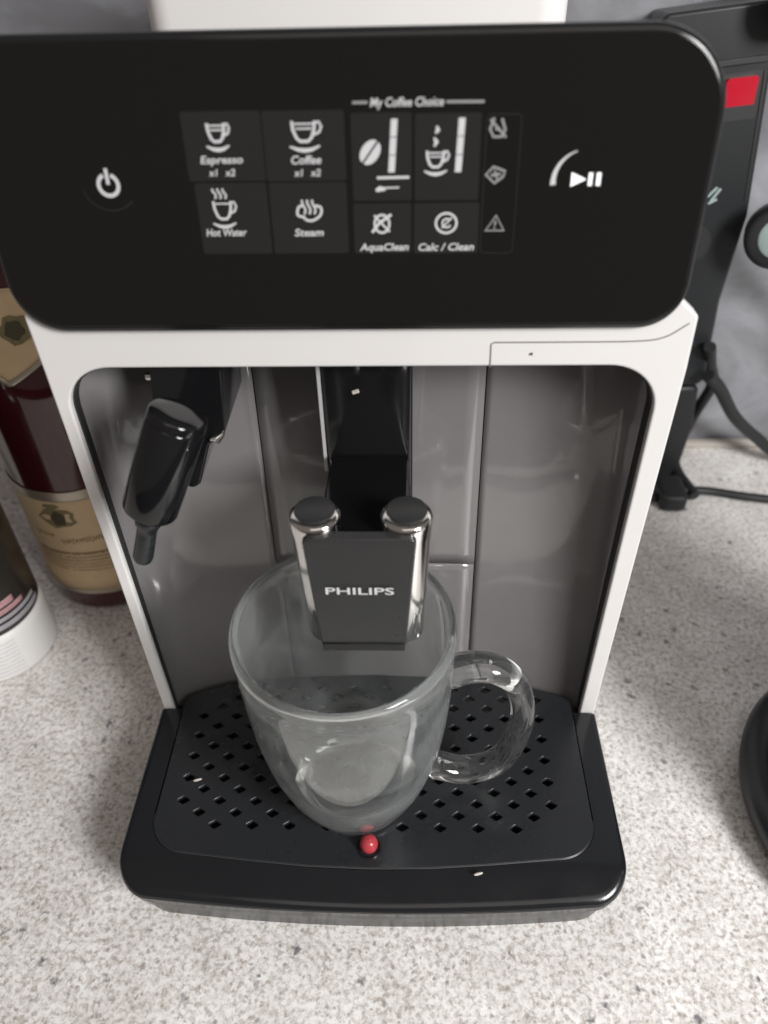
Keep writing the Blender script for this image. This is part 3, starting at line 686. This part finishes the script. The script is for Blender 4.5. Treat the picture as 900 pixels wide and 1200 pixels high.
for k, v in enumerate((0.2360,)):
    bm = bmesh.new(); 
    for (a, b, c, d) in ((0.0040, v, 0.0098, v + 0.0055), (0.0065, v - 0.003, 0.0122, v + 0.0045), (0.0050, v - 0.0045, 0.0105, v - 0.0022)):
        n_ = Vector((-(d - b), c - a)).normalized() * 0.0009
        bm.faces.new([bm.verts.new(PS(x, y, 0.0006 + a * 0.01)) for x, y in ((a - n_.x, b - n_.y), (c - n_.x, d - n_.y), (c + n_.x, d + n_.y), (a + n_.x, b + n_.y))])
    obj('strip_marking', bm, teal_grey, pb, smooth=False)
bm = bmesh.new(); c_ = [PS(-0.005, 0.196 + i * 0.001, 0) for i in range(2)]
tube(bm, [PS(-0.002, 0.205, -0.001), PS(-0.002, 0.205, 0.0012)], 0.0125, 28); obj('socket', bm, rubber, pb)

bm = bmesh.new(); box(bm, 0, 1, 0, 1, 0, 1)
for v in bm.verts: v.co = Vector(PS(-0.030 + 0.060 * v.co.x, 0.3130 + 0.0040 * v.co.z, -0.001 + 0.0030 * v.co.y))
obj('upper_ridge', bm, rubber, pb, bevel=0.0006)
bm = bmesh.new(); box(bm, 0, 1, 0, 1, 0, 1)
for v in bm.verts: v.co = Vector(PS(0.0290 + 0.0012 * v.co.x, 0.2300 + 0.0780 * v.co.z, -0.001 + 0.0016 * v.co.y))
obj('side_rib', bm, rubber, pb)
# plug with its cord, right of the strip
def plug(name, c, r, lab, cat='plug', grp=None, disc=True):
    t = empty(name, lab, cat, grp); c = Vector(c)
    a = Vector((-0.25, -0.85, 0.15)).normalized()
    bm = bmesh.new(); tube(bm, [c - a * .020, c - a * .018, c, c + a * .005, c + a * .007], [r * .80, r * .92, r, r * .93, r * .80], 32, up=Vector((0, 0, 1))); obj('plug_body', bm, rubber, t, angle=50)
    if disc:
        bm = bmesh.new(); tube(bm, [c + a * .0068, c + a * .0082], [r * .62, r * .55], 28, up=Vector((0, 0, 1))); obj('plug_face', bm, teal_grey, t, angle=50)
    return t, c, a
t, c, a = plug('power_plug', (0.2640, 0.250, 0.2170), 0.0215, 'round black plug with a pale green face, at the right edge beside the power strip')
bm = bmesh.new(); tube(bm, catmull([c - a * .015 + Vector((0.02, 0.004, -0.008)), Vector((0.300, 0.268, 0.190)), Vector((0.330, 0.280, 0.150)), Vector((0.345, 0.288, 0.100))], 8), 0.0038, 12); obj('plug_cord', bm, rubber, t)
t, c, a = plug('power_plug', (0.2450, 0.262, 0.3480), 0.0180, 'black plug at the top right corner above the red switch', disc=False)
bm = bmesh.new(); tube(bm, catmull([c + a * .005, c + Vector((0.01, -0.012, 0.012)), c + Vector((0.03, -0.01, 0.03))], 8), 0.0045, 12); obj('plug_cord', bm, rubber, t)

# black cords
bm = bmesh.new()
tube(bm, catmull([(0.2470, 0.256, 0.108), (0.2620, 0.262, 0.092), (0.2850, 0.272, 0.060), (0.3150, 0.283, 0.031), (0.3480, 0.285, 0.008), (0.4000, 0.280, 0.0055)], 10), 0.0050, 12)
tag(obj('hanging_cord', bm, rubber), 'black cord running diagonally down from the power strip to the right edge', 'cord')
bm = bmesh.new()
tube(bm, catmull([(0.2200, 0.232, 0.006), (0.2450, 0.2420, 0.0055), (0.2700, 0.2435, 0.0042), (0.3000, 0.2360, 0.0042), (0.3400, 0.2300, 0.0042), (0.3900, 0.2340, 0.0042)], 10), 0.0036, 12)
tag(obj('lying_cord', bm, rubber), 'black cord lying flat on the counter right of the machine', 'cord')
bm = bmesh.new()
tube(bm, catmull([(0.2560, 0.2360, 0.0048), (0.2480, 0.2750, 0.0120), (0.2620, 0.2980, 0.0400), (0.2700, 0.2960, 0.0750), (0.2560, 0.2780, 0.1050), (0.2440, 0.2600, 0.1300)], 10), 0.0045, 12)
tag(obj('looped_cord', bm, rubber), 'thick black cord looping up beside the foot of the power strip', 'cord')
bm = bmesh.new(); P = round_poly([(-0.011, -0.016), (0.011, -0.016), (0.011, 0.016), (-0.011, 0.016)], 0.006, 5)
prism(bm, P, lambda a, b: (0.2350 + a, 0.2360 + b, 0.0005), lambda a, b: (0.2350 + a, 0.2360 + b, 0.016))
tag(obj('connector_block', bm, rubber, None, bevel=0.003, seg=3), 'small black connector block on the counter at the foot of the power strip', 'connector')

# ---------------------------------------------------------------- dark round appliance base at the right edge
kb = empty('base_with_added_kettle', 'dark round base at the right edge, with an unseen kettle added above it', 'kettle')
prof = [(0, 0.001), (0.084, 0.0008), (0.0930, 0.0025), (0.0970, 0.009), (0.0980, 0.016), (0.0950, 0.0215), (0.0880, 0.0240), (0.0835, 0.0238), (0.0815, 0.0222), (0, 0.022)]
bm = bmesh.new(); lathe(bm, prof, 0.3030, -0.0440, 96); bb = obj('power_base', bm, kettle_dark, kb, angle=50)
bm = bmesh.new(); lathe(bm, [(0.0818, 0.0228), (0.0812, 0.0240), (0.0798, 0.0240), (0.0792, 0.0228)], 0.3030, -0.0440, 96); obj('rim_ring', bm, mat('rim_grey', (0.12, 0.13, 0.135), 0.25), bb)
bm = bmesh.new(); lathe(bm, [(0, 0.0225), (0.0770, 0.0228), (0.0785, 0.0260), (0.0782, 0.0340), (0.0770, 0.060), (0.0735, 0.110), (0.0680, 0.170), (0.0620, 0.215), (0.0600, 0.222), (0.0575, 0.224), (0.054, 0.2245), (0, 0.2245)], 0.3030, -0.0440, 96); obj('added_kettle_body', bm, kettle_dark, kb, angle=50)  # unseen kettle, lid and handle, added to cast shade on the counter
bm = bmesh.new(); lathe(bm, [(0.0560, 0.2248), (0.0550, 0.2290), (0.0480, 0.2340), (0.0300, 0.2385), (0.0120, 0.2400), (0.0110, 0.2500), (0.0080, 0.2530), (0, 0.2535)], 0.3030, -0.0440, 64); obj('lid', bm, kettle_dark, kb, angle=50)
bm = bmesh.new(); hp = catmull([(0.3550, -0.0440, 0.2180), (0.3900, -0.0440, 0.2250), (0.4150, -0.0440, 0.2050), (0.4180, -0.0440, 0.1500), (0.4050, -0.0440, 0.0950), (0.3760, -0.0440, 0.0750)], 7)
tube(bm, hp, 0.0085, 16, ry=0.0120); obj('handle', bm, rubber, kb)
